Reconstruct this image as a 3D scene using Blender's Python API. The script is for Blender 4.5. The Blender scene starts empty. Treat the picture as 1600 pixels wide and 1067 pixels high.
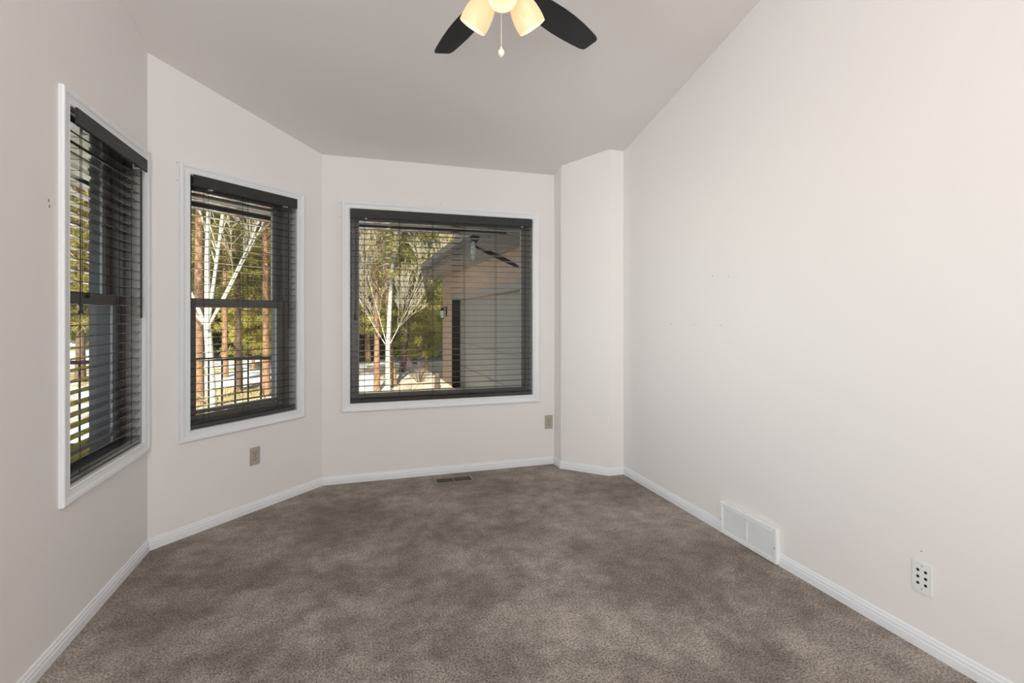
import bpy, bmesh, math, random
from math import sin, cos, tan, pi, radians, sqrt
from mathutils import Vector, Matrix

random.seed(7)
SC = bpy.context.scene
COL = SC.collection

# ------------------------------------------------------------------ camera
EYE = 1.249
cam_d = bpy.data.cameras.new('camera')
cam = bpy.data.objects.new('camera', cam_d)
COL.objects.link(cam)
cam.location = (0, 0, EYE)
cam.rotation_euler = (radians(90), 0, radians(-17.4805))
cam_d.sensor_width = 36.0
cam_d.lens = 789.43 * 36.0 / 1600.0
cam_d.shift_y = -(533.5 - 492.53) / 1600.0
cam_d.clip_start = 0.02
cam_d.clip_end = 400
SC.camera = cam

# ------------------------------------------------------------------ view + light
SC.view_settings.view_transform = 'Standard'
SC.view_settings.look = 'None'
SC.view_settings.exposure = 0.0
SC.view_settings.gamma = 1.0
SC.view_settings.use_curve_mapping = False
SC.cycles.use_denoising = True
SC.cycles.max_bounces = 14
SC.cycles.diffuse_bounces = 8
SC.cycles.transparent_max_bounces = 16

world = bpy.data.worlds.new('world')
SC.world = world
world.use_nodes = True
wn, wl = world.node_tree.nodes, world.node_tree.links
sky = wn.new('ShaderNodeTexSky')
sky.sky_type = 'NISHITA'
sky.sun_disc = False
sky.sun_elevation = radians(36)
sky.sun_rotation = radians(150)
sky.altitude = 2000
sky.air_density = 1.0
hs = wn.new('ShaderNodeHueSaturation')
hs.inputs['Saturation'].default_value = 0.78
wl.new(sky.outputs['Color'], hs.inputs['Color'])
wl.new(hs.outputs['Color'], wn['Background'].inputs['Color'])
wn['Background'].inputs['Strength'].default_value = 0.26


def lamp(name, kind, loc, energy, color=(1, 1, 1), rot=None, target=None, **kw):
    d = bpy.data.lights.new(name, kind)
    d.energy = energy
    d.color = color
    for k, v in kw.items():
        setattr(d, k, v)
    o = bpy.data.objects.new(name, d)
    COL.objects.link(o)
    o.location = loc
    if target is not None:
        dv = Vector(target) - Vector(loc)
        o.rotation_euler = dv.to_track_quat('-Z', 'Y').to_euler()
    elif rot:
        o.rotation_euler = rot
    return o


# low winter sun from behind the house, lighting the trees that face the windows
lamp('sun', 'SUN', (3, -4, 12), 10.5, (1.0, 0.93, 0.80), target=(3 + 1.75, -4 + 8.0, 12 - 6.0), angle=radians(0.6))
# added fill light at a high opening made for it behind the camera
lamp('added_high_fill', 'AREA', (0.45, -1.40, 3.32), 26, (1.0, 0.99, 0.985), target=(1.5, 2.4, 1.75),
     shape='RECTANGLE', size=1.7, size_y=0.6)

# added fill light, shining in through the unseen window added to the left wall
lamp('added_side_fill', 'AREA', (-2.3, -0.1, 1.35), 15.5, (1.0, 0.992, 0.98), target=(2.04, 2.45, 1.25),
     shape='RECTANGLE', size=1.2, size_y=1.4, spread=radians(66))
# bare area light added behind the viewer to brighten the ceiling and right wall
lamp('added_rear_fill', 'AREA', (-0.62, -1.22, 1.15), 55, (1.0, 0.985, 0.97), target=(2.0, 1.4, 3.0),
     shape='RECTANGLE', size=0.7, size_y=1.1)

# ------------------------------------------------------------------ measured plan
XL, YA, Y3, XR, YB = -1.0398, 3.1365, 3.9615, 2.0387, -1.5
Q = sqrt(0.5)
XB = XL + (Y3 - YA)
COLP = [(1.621, Y3), (1.621, 3.815), (1.905, 3.531), (XR, 3.531)]   # the boxed-in column of the far right corner
WT = 0.20                                                             # wall thickness


def zc(y):
    return EYE + 2.201 - 0.2572 * y


class Fr:
    """wall frame: u along the wall, n into the room, z up"""
    def __init__(s, o, du, n):
        s.o, s.du, s.n = Vector((o[0], o[1], 0)), Vector((du[0], du[1], 0)), Vector((n[0], n[1], 0))

    def __call__(s, u, n, z):
        return s.o + s.du * u + s.n * n + Vector((0, 0, z))


F1 = Fr((XL, 0), (0, 1), (1, 0))
F2 = Fr((XL, YA), (Q, Q), (Q, -Q))
F3 = Fr((0, Y3), (1, 0), (0, -1))
FR = Fr((XR, 0), (0, 1), (-1, 0))
FW = Fr((0, 0), (1, 0), (0, 1))


# ------------------------------------------------------------------ materials
def newmat(name):
    m = bpy.data.materials.new(name)
    m.use_nodes = True
    return m, m.node_tree.nodes, m.node_tree.links, m.node_tree.nodes['Principled BSDF']


def plain(name, col, rough=0.5, metal=0.0, spec=0.5, bump=None, vary=None, coat=0.0):
    m, n, l, b = newmat(name)
    b.inputs['Base Color'].default_value = (*col, 1)
    b.inputs['Roughness'].default_value = rough
    b.inputs['Metallic'].default_value = metal
    b.inputs['Specular IOR Level'].default_value = spec
    b.inputs['Coat Weight'].default_value = coat
    tc = n.new('ShaderNodeTexCoord')
    if vary:
        sc, amt = vary
        t = n.new('ShaderNodeTexNoise')
        t.inputs['Scale'].default_value = sc
        t.inputs['Detail'].default_value = 3
        l.new(tc.outputs['Object'], t.inputs['Vector'])
        r = n.new('ShaderNodeValToRGB')
        r.color_ramp.elements[0].position = 0.3
        r.color_ramp.elements[1].position = 0.7
        r.color_ramp.elements[0].color = (*[max(0, c * (1 - amt)) for c in col], 1)
        r.color_ramp.elements[1].color = (*[min(1, c * (1 + amt)) for c in col], 1)
        l.new(t.outputs['Fac'], r.inputs['Fac'])
        l.new(r.outputs['Color'], b.inputs['Base Color'])
    if bump:
        sc, st = bump
        t = n.new('ShaderNodeTexNoise')
        t.inputs['Scale'].default_value = sc
        t.inputs['Detail'].default_value = 4
        l.new(tc.outputs['Object'], t.inputs['Vector'])
        bp = n.new('ShaderNodeBump')
        bp.inputs['Strength'].default_value = st
        bp.inputs['Distance'].default_value = 0.002
        l.new(t.outputs['Fac'], bp.inputs['Height'])
        l.new(bp.outputs['Normal'], b.inputs['Normal'])
    return m


M = {}
M['wall'] = plain('wall_paint', (0.81, 0.789, 0.777), 0.55, spec=0.3, bump=(55, 0.22), vary=(0.8, 0.008))
M['ceiling'] = plain('ceiling_paint', (0.80, 0.775, 0.762), 0.7, spec=0.2, bump=(60, 0.15))
M['trim'] = plain('white_trim', (0.80, 0.82, 0.84), 0.32, bump=(30, 0.04))
M['frame'] = plain('taupe_vinyl', (0.155, 0.145, 0.135), 0.4, bump=(80, 0.05))
M['jamb'] = plain('jamb_return', (0.42, 0.40, 0.38), 0.5, bump=(60, 0.1))
M['bead'] = plain('glazing_bead', (0.55, 0.55, 0.53), 0.35, vary=(8, 0.03))
M['blind'] = plain('espresso_slats', (0.034, 0.031, 0.028), 0.16, spec=0.5, vary=(30, 0.15), coat=0.6)
M['valance'] = plain('espresso_valance', (0.036, 0.033, 0.030), 0.55, spec=0.3, vary=(30, 0.15))
M['cord'] = plain('blind_cord', (0.03, 0.027, 0.024), 0.7, vary=(200, 0.2))
M['clip'] = plain('clear_clip', (0.6, 0.6, 0.58), 0.2, vary=(50, 0.1))
M['almond'] = plain('almond_plastic', (0.42, 0.39, 0.315), 0.35, vary=(20, 0.03))
M['slot'] = plain('dark_slot', (0.008, 0.007, 0.006), 0.7, vary=(60, 0.2))
M['almond_slot'] = plain('shaded_slot', (0.10, 0.085, 0.05), 0.6, vary=(60, 0.2))
M['white_plastic'] = plain('white_plastic', (0.78, 0.785, 0.77), 0.35, vary=(20, 0.02))
M['grille'] = plain('white_enamel', (0.82, 0.83, 0.83), 0.35, vary=(12, 0.02))
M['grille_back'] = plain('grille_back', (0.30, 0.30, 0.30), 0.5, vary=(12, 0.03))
M['screw'] = plain('screw_metal', (0.5, 0.5, 0.5), 0.35, metal=0.6, vary=(60, 0.1))
M['register'] = plain('brown_register', (0.15, 0.125, 0.10), 0.4, vary=(40, 0.1))
M['register_frame'] = plain('taupe_register_frame', (0.24, 0.21, 0.18), 0.5, vary=(40, 0.1))
M['blade'] = plain('espresso_wood', (0.009, 0.0085, 0.011), 0.34, spec=0.35, vary=(12, 0.3))
M['bronze'] = plain('dark_bronze', (0.03, 0.026, 0.024), 0.35, metal=0.5, vary=(30, 0.15))
M['chain'] = plain('pull_chain', (0.85, 0.82, 0.75), 0.3, metal=0.3, vary=(50, 0.05))
M['mark'] = plain('nail_hole', (0.22, 0.20, 0.19), 0.8, vary=(90, 0.2))
M['iron'] = plain('black_iron', (0.007, 0.0065, 0.006), 0.6, spec=0.15, vary=(20, 0.2))
M['deck'] = plain('deck_boards', (0.30, 0.27, 0.24), 0.7, vary=(6, 0.2), bump=(40, 0.2))
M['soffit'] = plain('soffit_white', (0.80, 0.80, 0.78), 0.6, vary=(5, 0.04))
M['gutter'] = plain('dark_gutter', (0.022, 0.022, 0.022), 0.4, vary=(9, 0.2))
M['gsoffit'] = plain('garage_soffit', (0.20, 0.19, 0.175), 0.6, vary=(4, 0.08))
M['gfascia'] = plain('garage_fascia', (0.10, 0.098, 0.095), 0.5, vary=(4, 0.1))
M['roofing'] = plain('roof_shingle', (0.09, 0.085, 0.08), 0.9, vary=(14, 0.3), bump=(60, 0.4))
M['gdoor'] = plain('garage_door_paint', (0.27, 0.255, 0.24), 0.5, vary=(3, 0.05))
M['gtrim'] = plain('garage_trim', (0.27, 0.25, 0.22), 0.5, vary=(6, 0.05))
M['lantern_glass'] = plain('lantern_glass', (0.55, 0.62, 0.62), 0.15, vary=(20, 0.1))
M['pinebark'] = plain('pine_bark', (0.27, 0.155, 0.085), 0.9, vary=(9, 0.45), bump=(18, 0.8))
M['darkbark'] = plain('dark_bark', (0.13, 0.085, 0.055), 0.9, vary=(9, 0.4), bump=(18, 0.8))
M['grass'] = plain('dry_grass', (0.50, 0.41, 0.20), 0.9, vary=(3, 0.35))
M['concrete'] = plain('driveway_concrete', (0.60, 0.53, 0.42), 0.85, vary=(2, 0.1), bump=(40, 0.2))
M['shrub'] = plain('dry_shrub', (0.30, 0.27, 0.15), 0.9, vary=(5, 0.3))
M['stump'] = plain('stump_wood', (0.10, 0.075, 0.055), 0.9, vary=(9, 0.3), bump=(18, 0.8))


def pane_mat(name, ior):
    m, n, l, b = newmat(name)
    out = n['Material Output']
    n.remove(b)
    tr = n.new('ShaderNodeBsdfTransparent')
    tr.inputs['Color'].default_value = (0.93, 0.95, 0.94, 1)
    gl = n.new('ShaderNodeBsdfGlossy')
    gl.inputs['Roughness'].default_value = 0.0
    fr = n.new('ShaderNodeFresnel')
    fr.inputs['IOR'].default_value = ior
    mx = n.new('ShaderNodeMixShader')
    l.new(fr.outputs['Fac'], mx.inputs['Fac'])
    l.new(tr.outputs['BSDF'], mx.inputs[1])
    l.new(gl.outputs['BSDF'], mx.inputs[2])
    l.new(mx.outputs['Shader'], out.inputs['Surface'])
    return m


M['pane'] = pane_mat('window_glass', 1.45)
M['pane_coated'] = pane_mat('coated_window_glass', 1.24)


def carpet_mat():
    m, n, l, b = newmat('taupe_carpet')
    tc = n.new('ShaderNodeTexCoord')

    def noise(scale, detail, rough=0.5, dist=0.0):
        t = n.new('ShaderNodeTexNoise')
        t.inputs['Scale'].default_value = scale
        t.inputs['Detail'].default_value = detail
        t.inputs['Roughness'].default_value = rough
        t.inputs['Distortion'].default_value = dist
        l.new(tc.outputs['Object'], t.inputs['Vector'])
        return t

    def ramp(src, a, b_, c0, c1):
        r = n.new('ShaderNodeValToRGB')
        r.color_ramp.elements[0].position = a
        r.color_ramp.elements[1].position = b_
        r.color_ramp.elements[0].color = (*c0, 1)
        r.color_ramp.elements[1].color = (*c1, 1)
        l.new(src, r.inputs['Fac'])
        return r

    def mix(kind, fac, a, b_):
        x = n.new('ShaderNodeMix')
        x.data_type = 'RGBA'
        x.blend_type = kind
        x.inputs[0].default_value = fac
        l.new(a, x.inputs[6])
        l.new(b_, x.inputs[7])
        return x.outputs[2]

    patch = ramp(noise(1.7, 8, 0.70, 0.25).outputs['Fac'], 0.42, 0.60, (0.188, 0.162, 0.140), (0.325, 0.289, 0.256))
    smal = ramp(noise(9, 6, 0.72, 0.15).outputs['Fac'], 0.38, 0.62, (0.80, 0.79, 0.78), (1.17, 1.17, 1.17))
    fine = ramp(noise(130, 3, 0.8).outputs['Fac'], 0.38, 0.62, (0.42, 0.40, 0.38), (1.66, 1.66, 1.66))
    c = mix('MULTIPLY', 1.0, patch.outputs['Color'], smal.outputs['Color'])
    c = mix('MULTIPLY', 1.0, c, fine.outputs['Color'])
    l.new(c, b.inputs['Base Color'])
    b.inputs['Roughness'].default_value = 0.95
    b.inputs['Specular IOR Level'].default_value = 0.1
    b.inputs['Sheen Weight'].default_value = 0.15
    bp = n.new('ShaderNodeBump')
    bp.inputs['Strength'].default_value = 0.7
    bp.inputs['Distance'].default_value = 0.006
    l.new(noise(125, 3, 0.75).outputs['Fac'], bp.inputs['Height'])
    bp2 = n.new('ShaderNodeBump')
    bp2.inputs['Strength'].default_value = 0.35
    bp2.inputs['Distance'].default_value = 0.02
    l.new(noise(7, 4, 0.6).outputs['Fac'], bp2.inputs['Height'])
    l.new(bp.outputs['Normal'], bp2.inputs['Normal'])
    l.new(bp2.outputs['Normal'], b.inputs['Normal'])
    return m


M['carpet'] = carpet_mat()


def brick_mat():
    m, n, l, b = newmat('tan_brick')
    tc = n.new('ShaderNodeTexCoord')
    mp = n.new('ShaderNodeMapping')
    mp.inputs['Rotation'].default_value = (radians(90), 0, radians(90))
    l.new(tc.outputs['Object'], mp.inputs['Vector'])
    sp = n.new('ShaderNodeSeparateXYZ')
    l.new(tc.outputs['Object'], sp.inputs[0])
    ad = n.new('ShaderNodeMath')
    l.new(sp.outputs['X'], ad.inputs[0])
    l.new(sp.outputs['Y'], ad.inputs[1])
    cb = n.new('ShaderNodeCombineXYZ')
    l.new(ad.outputs[0], cb.inputs['X'])
    l.new(sp.outputs['Z'], cb.inputs['Y'])
    br = n.new('ShaderNodeTexBrick')
    br.inputs['Scale'].default_value = 1.0
    br.inputs['Brick Width'].default_value = 0.21
    br.inputs['Row Height'].default_value = 0.075
    br.inputs['Mortar Size'].default_value = 0.006
    br.inputs['Color1'].default_value = (0.37, 0.265, 0.195, 1)
    br.inputs['Color2'].default_value = (0.43, 0.315, 0.24, 1)
    br.inputs['Mortar'].default_value = (0.36, 0.29, 0.235, 1)
    l.new(cb.outputs[0], br.inputs['Vector'])
    l.new(br.outputs['Color'], b.inputs['Base Color'])
    b.inputs['Roughness'].default_value = 0.85
    return m


M['brick'] = brick_mat()


def leaf_mat(name, c0, c1, c2):
    m, n, l, b = newmat(name)
    tc = n.new('ShaderNodeTexCoord')
    t = n.new('ShaderNodeTexNoise')
    t.inputs['Scale'].default_value = 1.1
    t.inputs['Detail'].default_value = 3
    l.new(tc.outputs['Object'], t.inputs['Vector'])
    r = n.new('ShaderNodeValToRGB')
    e = r.color_ramp.elements
    e[0].position, e[1].position = 0.32, 0.68
    e[0].color, e[1].color = (*c0, 1), (*c2, 1)
    x = e.new(0.5)
    x.color = (*c1, 1)
    l.new(t.outputs['Fac'], r.inputs['Fac'])
    l.new(r.outputs['Color'], b.inputs['Base Color'])
    b.inputs['Roughness'].default_value = 0.6
    b.inputs['Specular IOR Level'].default_value = 0.2
    tl = n.new('ShaderNodeBsdfTranslucent')
    l.new(r.outputs['Color'], tl.inputs['Color'])
    mx = n.new('ShaderNodeMixShader')
    mx.inputs['Fac'].default_value = 0.25
    l.new(b.outputs['BSDF'], mx.inputs[1])
    l.new(tl.outputs['BSDF'], mx.inputs[2])
    l.new(mx.outputs['Shader'], n['Material Output'].inputs['Surface'])
    return m


M['needle_bright'] = leaf_mat('sun_tinted_needles', (0.29, 0.28, 0.065), (0.47, 0.43, 0.115), (0.62, 0.53, 0.18))  # sunlit brightness is put into these needle colours
M['needle_olive'] = leaf_mat('olive_needles', (0.13, 0.13, 0.035), (0.26, 0.24, 0.06), (0.42, 0.35, 0.10))
M['needle_dark'] = leaf_mat('dark_needles', (0.05, 0.06, 0.022), (0.09, 0.10, 0.033), (0.16, 0.155, 0.05))


def aspen_mat():
    m, n, l, b = newmat('aspen_bark')
    tc = n.new('ShaderNodeTexCoord')
    mp = n.new('ShaderNodeMapping')
    mp.inputs['Scale'].default_value = (6, 6, 14)
    l.new(tc.outputs['Object'], mp.inputs['Vector'])
    t = n.new('ShaderNodeTexNoise')
    t.inputs['Scale'].default_value = 1.6
    t.inputs['Detail'].default_value = 4
    l.new(mp.outputs['Vector'], t.inputs['Vector'])
    r = n.new('ShaderNodeValToRGB')
    e = r.color_ramp.elements
    e[0].position, e[1].position = 0.30, 0.42
    e[0].color, e[1].color = (0.13, 0.11, 0.08, 1), (0.52, 0.50, 0.42, 1)
    l.new(t.outputs['Fac'], r.inputs['Fac'])
    l.new(r.outputs['Color'], b.inputs['Base Color'])
    b.inputs['Roughness'].default_value = 0.7
    return m


M['aspen'] = aspen_mat()


def ground_mat():
    m, n, l, b = newmat('snowy_ground')
    tc = n.new('ShaderNodeTexCoord')
    t = n.new('ShaderNodeTexNoise')
    t.inputs['Scale'].default_value = 0.55
    t.inputs['Detail'].default_value = 7
    t.inputs['Roughness'].default_value = 0.62
    l.new(tc.outputs['Object'], t.inputs['Vector'])
    r = n.new('ShaderNodeValToRGB')
    e = r.color_ramp.elements
    e[0].position, e[1].position = 0.44, 0.54
    e[0].color, e[1].color = (0.36, 0.29, 0.15, 1), (0.84, 0.85, 0.87, 1)
    l.new(t.outputs['Fac'], r.inputs['Fac'])
    l.new(r.outputs['Color'], b.inputs['Base Color'])
    b.inputs['Roughness'].default_value = 0.8
    bp = n.new('ShaderNodeBump')
    bp.inputs['Strength'].default_value = 0.6
    bp.inputs['Distance'].default_value = 0.1
    t2 = n.new('ShaderNodeTexNoise')
    t2.inputs['Scale'].default_value = 4
    t2.inputs['Detail'].default_value = 5
    l.new(tc.outputs['Object'], t2.inputs['Vector'])
    l.new(t2.outputs['Fac'], bp.inputs['Height'])
    l.new(bp.outputs['Normal'], b.inputs['Normal'])
    return m


M['ground'] = ground_mat()


def glow_mat(name, col, strength, base):
    m, n, l, b = newmat(name)
    b.inputs['Base Color'].default_value = (*base, 1)
    b.inputs['Roughness'].default_value = 0.35
    b.inputs['Emission Color'].default_value = (*col, 1)
    b.inputs['Emission Strength'].default_value = strength
    tc = n.new('ShaderNodeTexCoord')
    t = n.new('ShaderNodeTexNoise')
    t.inputs['Scale'].default_value = 9
    l.new(tc.outputs['Object'], t.inputs['Vector'])
    r = n.new('ShaderNodeValToRGB')
    r.color_ramp.elements[0].color = (*[c * 0.95 for c in col], 1)
    r.color_ramp.elements[1].color = (*col, 1)
    l.new(t.outputs['Fac'], r.inputs['Fac'])
    l.new(r.outputs['Color'], b.inputs['Emission Color'])
    return m


M['shade'] = glow_mat('lit_frosted_shade', (1.0, 0.66, 0.30), 0.78, (0.40, 0.33, 0.25))
M['bulb'] = glow_mat('lit_bulb', (1.0, 0.82, 0.55), 1.6, (0.6, 0.6, 0.6))


# ------------------------------------------------------------------ builders
class MB:
    def __init__(s):
        s.v, s.f = [], []

    def add(s, vs, fs):
        k = len(s.v)
        s.v += [tuple(v) for v in vs]
        s.f += [tuple(i + k for i in f) for f in fs]
        return s

    def box(s, fr, u0, u1, n0, n1, z0, z1):
        vs = [fr(u, n, z) for z in (z0, z1) for n in (n0, n1) for u in (u0, u1)]
        return s.hexa(vs)

    def hexa(s, vs):
        return s.add(vs, [(0, 1, 3, 2), (4, 6, 7, 5), (0, 4, 5, 1), (2, 3, 7, 6), (0, 2, 6, 4), (1, 5, 7, 3)])

    def prism(s, poly, z0, z1):
        n = len(poly)
        g = lambda z, p: z(p) if callable(z) else z
        vs = [(p[0], p[1], g(z0, p)) for p in poly] + [(p[0], p[1], g(z1, p)) for p in poly]
        fs = [tuple(range(n - 1, -1, -1)), tuple(range(n, 2 * n))]
        fs += [(i, (i + 1) % n, n + (i + 1) % n, n + i) for i in range(n)]
        return s.add(vs, fs)

    def sweep(s, prof, frames):
        """prof: list of (a,b); frames: list of functions (a,b)->Vector; open ends capped"""
        n = len(prof)
        vs = [fr(a, b) for fr in frames for a, b in prof]
        fs = []
        for i in range(len(frames) - 1):
            for j in range(n):
                fs.append((i * n + j, i * n + (j + 1) % n, (i + 1) * n + (j + 1) % n, (i + 1) * n + j))
        fs.append(tuple(range(n - 1, -1, -1)))
        k = (len(frames) - 1) * n
        fs.append(tuple(range(k, k + n)))
        return s.add(vs, fs)

    def tube(s, pts, rad, seg=8, cap=True):
        pts = [Vector(p) for p in pts]
        if not isinstance(rad, (list, tuple)):
            rad = [rad] * len(pts)
        k = len(s.v)
        ref = None
        for i, p in enumerate(pts):
            d = (pts[min(i + 1, len(pts) - 1)] - pts[max(i - 1, 0)])
            if d.length < 1e-9:
                d = Vector((0, 0, 1))
            d.normalize()
            if ref is None:
                ref = Vector((1, 0, 0)) if abs(d.x) < 0.8 else Vector((0, 1, 0))
            a = (ref - d * ref.dot(d)).normalized()
            b = d.cross(a)
            ref = a
            for j in range(seg):
                t = 2 * pi * j / seg
                s.v.append(tuple(p + (a * cos(t) + b * sin(t)) * rad[i]))
        for i in range(len(pts) - 1):
            for j in range(seg):
                s.f.append((k + i * seg + j, k + i * seg + (j + 1) % seg, k + (i + 1) * seg + (j + 1) % seg, k + (i + 1) * seg + j))
        if cap:
            s.f.append(tuple(range(k + seg - 1, k - 1, -1)))
            e = k + (len(pts) - 1) * seg
            s.f.append(tuple(range(e, e + seg)))
        return s

    def lathe(s, prof, origin, axis=(0, 0, 1), seg=28, close=False):
        """prof: (r, h) along the axis"""
        ax = Vector(axis).normalized()
        a = ax.orthogonal().normalized()
        b = ax.cross(a)
        o = Vector(origin)
        k = len(s.v)
        for r, h in prof:
            for j in range(seg):
                t = 2 * pi * j / seg
                s.v.append(tuple(o + ax * h + (a * cos(t) + b * sin(t)) * max(r, 1e-5)))
        m = len(prof)
        for i in range(m - 1 if not close else m):
            i2 = (i + 1) % m
            for j in range(seg):
                s.f.append((k + i * seg + j, k + i * seg + (j + 1) % seg, k + i2 * seg + (j + 1) % seg, k + i2 * seg + j))
        return s


def origin_of(o):
    p = Vector((0, 0, 0))
    while o is not None:
        p += o.location
        o = o.parent
    return p


def obj(name, mb, mat, parent=None, smooth=False, bevel=0.0, loc=None, fix=True):
    me = bpy.data.meshes.new(name)
    off = origin_of(parent) if parent is not None else Vector(loc or (0, 0, 0))
    me.from_pydata([tuple(Vector(v) - off) for v in mb.v], [], mb.f)
    if fix:
        bm = bmesh.new()
        bm.from_mesh(me)
        bmesh.ops.recalc_face_normals(bm, faces=bm.faces)
        if bevel:
            bmesh.ops.bevel(bm, geom=[e for e in bm.edges if e.is_manifold and e.calc_face_angle(0) > 0.6],
                            offset=bevel, segments=2, affect='EDGES', clamp_overlap=True)
        bm.to_mesh(me)
        bm.free()
    me.materials.append(mat)
    o = bpy.data.objects.new(name, me)
    COL.objects.link(o)
    if parent is not None:
        o.parent = parent
    elif loc:
        o.location = loc
    if smooth:
        me.shade_smooth()
        if hasattr(me, 'set_sharp_from_angle'):
            me.set_sharp_from_angle(angle=radians(40))
    return o


def tag(o, label=None, cat=None, group=None, kind=None):
    if label:
        o['label'] = label
    if cat:
        o['category'] = cat
    if group:
        o['group'] = group
    if kind:
        o['kind'] = kind
    return o


def empty(name, loc, label=None, cat=None, group=None, kind=None):
    o = bpy.data.objects.new(name, None)
    COL.objects.link(o)
    o.location = loc
    o.empty_display_size = 0.1
    return tag(o, label, cat, group, kind)


# ------------------------------------------------------------------ room shell
def wall_pieces(mb, fr, u0, u1, m0, m1, holes=(), zb=0.0):
    """solid wall n in [-WT,0]; m0/m1 = how far the outer face runs past u0/u1 (mitre)"""
    def piece(a, b, z0, z1, ends):
        vs = []
        for top in (0, 1):
            for n in (0.0, -WT):
                for k, u in enumerate((a, b)):
                    uu = u
                    if n < 0:
                        if k == 0 and ends[0]:
                            uu -= m0
                        if k == 1 and ends[1]:
                            uu += m1
                    p = fr(uu, n, 0)
                    z = z0 if not top else (z1 if z1 is not None else zc(p.y) + 0.03)
                    vs.append(Vector((p.x, p.y, z)))
        mb.hexa(vs)
    cur = u0
    for (a, b, z0, z1) in holes:
        piece(cur, a, zb, None, (cur == u0, False))
        piece(a, b, zb, z0, (False, False))
        piece(a, b, z1, None, (False, False))
        cur = b
    piece(cur, u1, zb, None, (cur == u0, True))


OZ0, OZ1 = 0.590, 2.050
W1H = (2.345, 3.068, OZ0, OZ1)
W4H = (0.15, 1.35, 0.70, 2.10)
W2H = (0.217, 0.942, OZ0, OZ1)
W3H = (-0.022, 1.427, OZ0 - 0.004, OZ1 - 0.006)
L2 = (Y3 - YA) / Q
MT = WT * tan(radians(22.5))
structs = [
    ('wall_left', F1, YB, YA, 0, MT, (W4H, W1H), 'pinkish white left wall with the tall narrow window near the bay corner'),
    ('wall_angled', F2, 0, L2, MT, MT, (W2H,), 'pinkish white diagonal bay wall between left wall and back wall'),
    ('wall_back', F3, XB, 1.621, MT, 0.0, (W3H,), 'pinkish white back wall holding the wide picture window'),
    ('wall_right', FR, YB, Y3 + WT, 0, 0, (), 'long blank pinkish white right wall with the low air grille'),
]
walls = {}
for nm, fr, a, b, m0, m1, holes, lab in structs:
    mb = MB()
    wall_pieces(mb, fr, a, b, m0, m1, holes)
    walls[nm] = tag(obj(nm, mb, M['wall']), lab, 'wall', kind='structure')
mb = MB()
mb.prism([COLP[0], COLP[1], COLP[2], COLP[3], (XR, Y3 + WT), (1.621, Y3 + WT)], 0.0, lambda p: zc(p[1]) + 0.03)
walls['wall_corner'] = tag(obj('wall_corner', mb, M['wall'], bevel=0.006), 'pinkish white boxed column filling the far right corner', 'wall', kind='structure')
mb = MB()
FBK = Fr((0, YB), (1, 0), (0, 1))
for (a, b, z0, z1) in ((XL - WT, -0.65, 0, 3.9), (-0.65, 1.25, 0, 2.98), (-0.65, 1.25, 3.66, 3.9), (1.25, XR + WT, 0, 3.9)):  # the gap up high is added to let the fill light in
    mb.box(FBK, a, b, -WT, 0, z0, z1)
tag(obj('wall_front', mb, M['wall']), 'white wall behind the viewer with a high opening added for fill light', 'wall', kind='structure')

mb = MB()
mb.prism([(XL - WT, YB - WT), (XR + WT, YB - WT), (XR + WT, Y3 + WT), (XB - MT, Y3 + WT), (XL - WT, YA + MT)], -0.25, 0.0)
floor = tag(obj('floor', mb, M['carpet']), 'mottled taupe brown wall to wall carpet', 'floor', kind='structure')
mb = MB()
mb.prism([(XL - WT, YB - WT), (XR + WT, YB - WT), (XR + WT, Y3 + WT), (XB - MT, Y3 + WT), (XL - WT, YA + MT)],
         lambda p: zc(p[1]), lambda p: zc(p[1]) + 0.12)
tag(obj('ceiling', mb, M['ceiling']), 'plain sloping ceiling that drops towards the back window', 'ceiling', kind='structure')

mb = MB()
mb.prism([(XL - WT, YB - 2.6), (XR + WT, YB - 2.6), (XR + WT, YB - WT), (XL - WT, YB - WT)], 3.70, 3.82)  # unseen slab added to keep direct sun out of the high opening
tag(obj('added_sun_block', mb, M['soffit']), 'unseen slab added behind the viewer to block sun at the high opening', 'roof', kind='structure')

# baseboards ---------------------------------------------------------------
BP = [(0, 0), (0.0125, 0), (0.0125, 0.030), (0.0105, 0.034), (0.0105, 0.043), (0.007, 0.050), (0.006, 0.057), (0.003, 0.060), (0, 0.060)]


def baseboard(name, path, lab):
    """path in plan; room on the right hand side of the direction of travel"""
    pts = [Vector((x, y)) for x, y in path]
    frames = []
    for i, p in enumerate(pts):
        ds = []
        if i > 0:
            ds.append((pts[i] - pts[i - 1]).normalized())
        if i < len(pts) - 1:
            ds.append((pts[i + 1] - pts[i]).normalized())
        ns = [Vector((d.y, -d.x)) for d in ds]
        if len(ns) == 2:
            m = (ns[0] + ns[1]).normalized()
            m = m / max(0.3, m.dot(ns[0]))
        else:
            m = ns[0]
        frames.append(lambda a, b, p=p, m=m: Vector((p.x + m.x * a, p.y + m.y * a, b)))
    mb = MB()
    mb.sweep(BP, frames)
    tag(obj(name, mb, M['trim']), lab, 'baseboard', kind='structure')


e = 0.0008
VY0, VY1 = 2.004, 2.421
baseboard('baseboard_left', [(XL, YB), (XL, YA)], 'white baseboard along the left wall')
baseboard('baseboard_angled', [(XL, YA), (XB, Y3)], 'white baseboard along the diagonal bay wall')
baseboard('baseboard_back', [(XB, Y3), (1.621, Y3)], 'white baseboard under the wide back window')
baseboard('baseboard_corner', [(1.621, Y3), COLP[1], COLP[2], COLP[3]], 'white baseboard wrapping the corner column')
baseboard('baseboard_right', [(XR, 3.531), (XR, VY1)], 'white baseboard on right wall beyond the air grille')
baseboard('baseboard_right_near', [(XR, VY0), (XR, YB)], 'white baseboard on right wall on the near side of the grille')


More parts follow.
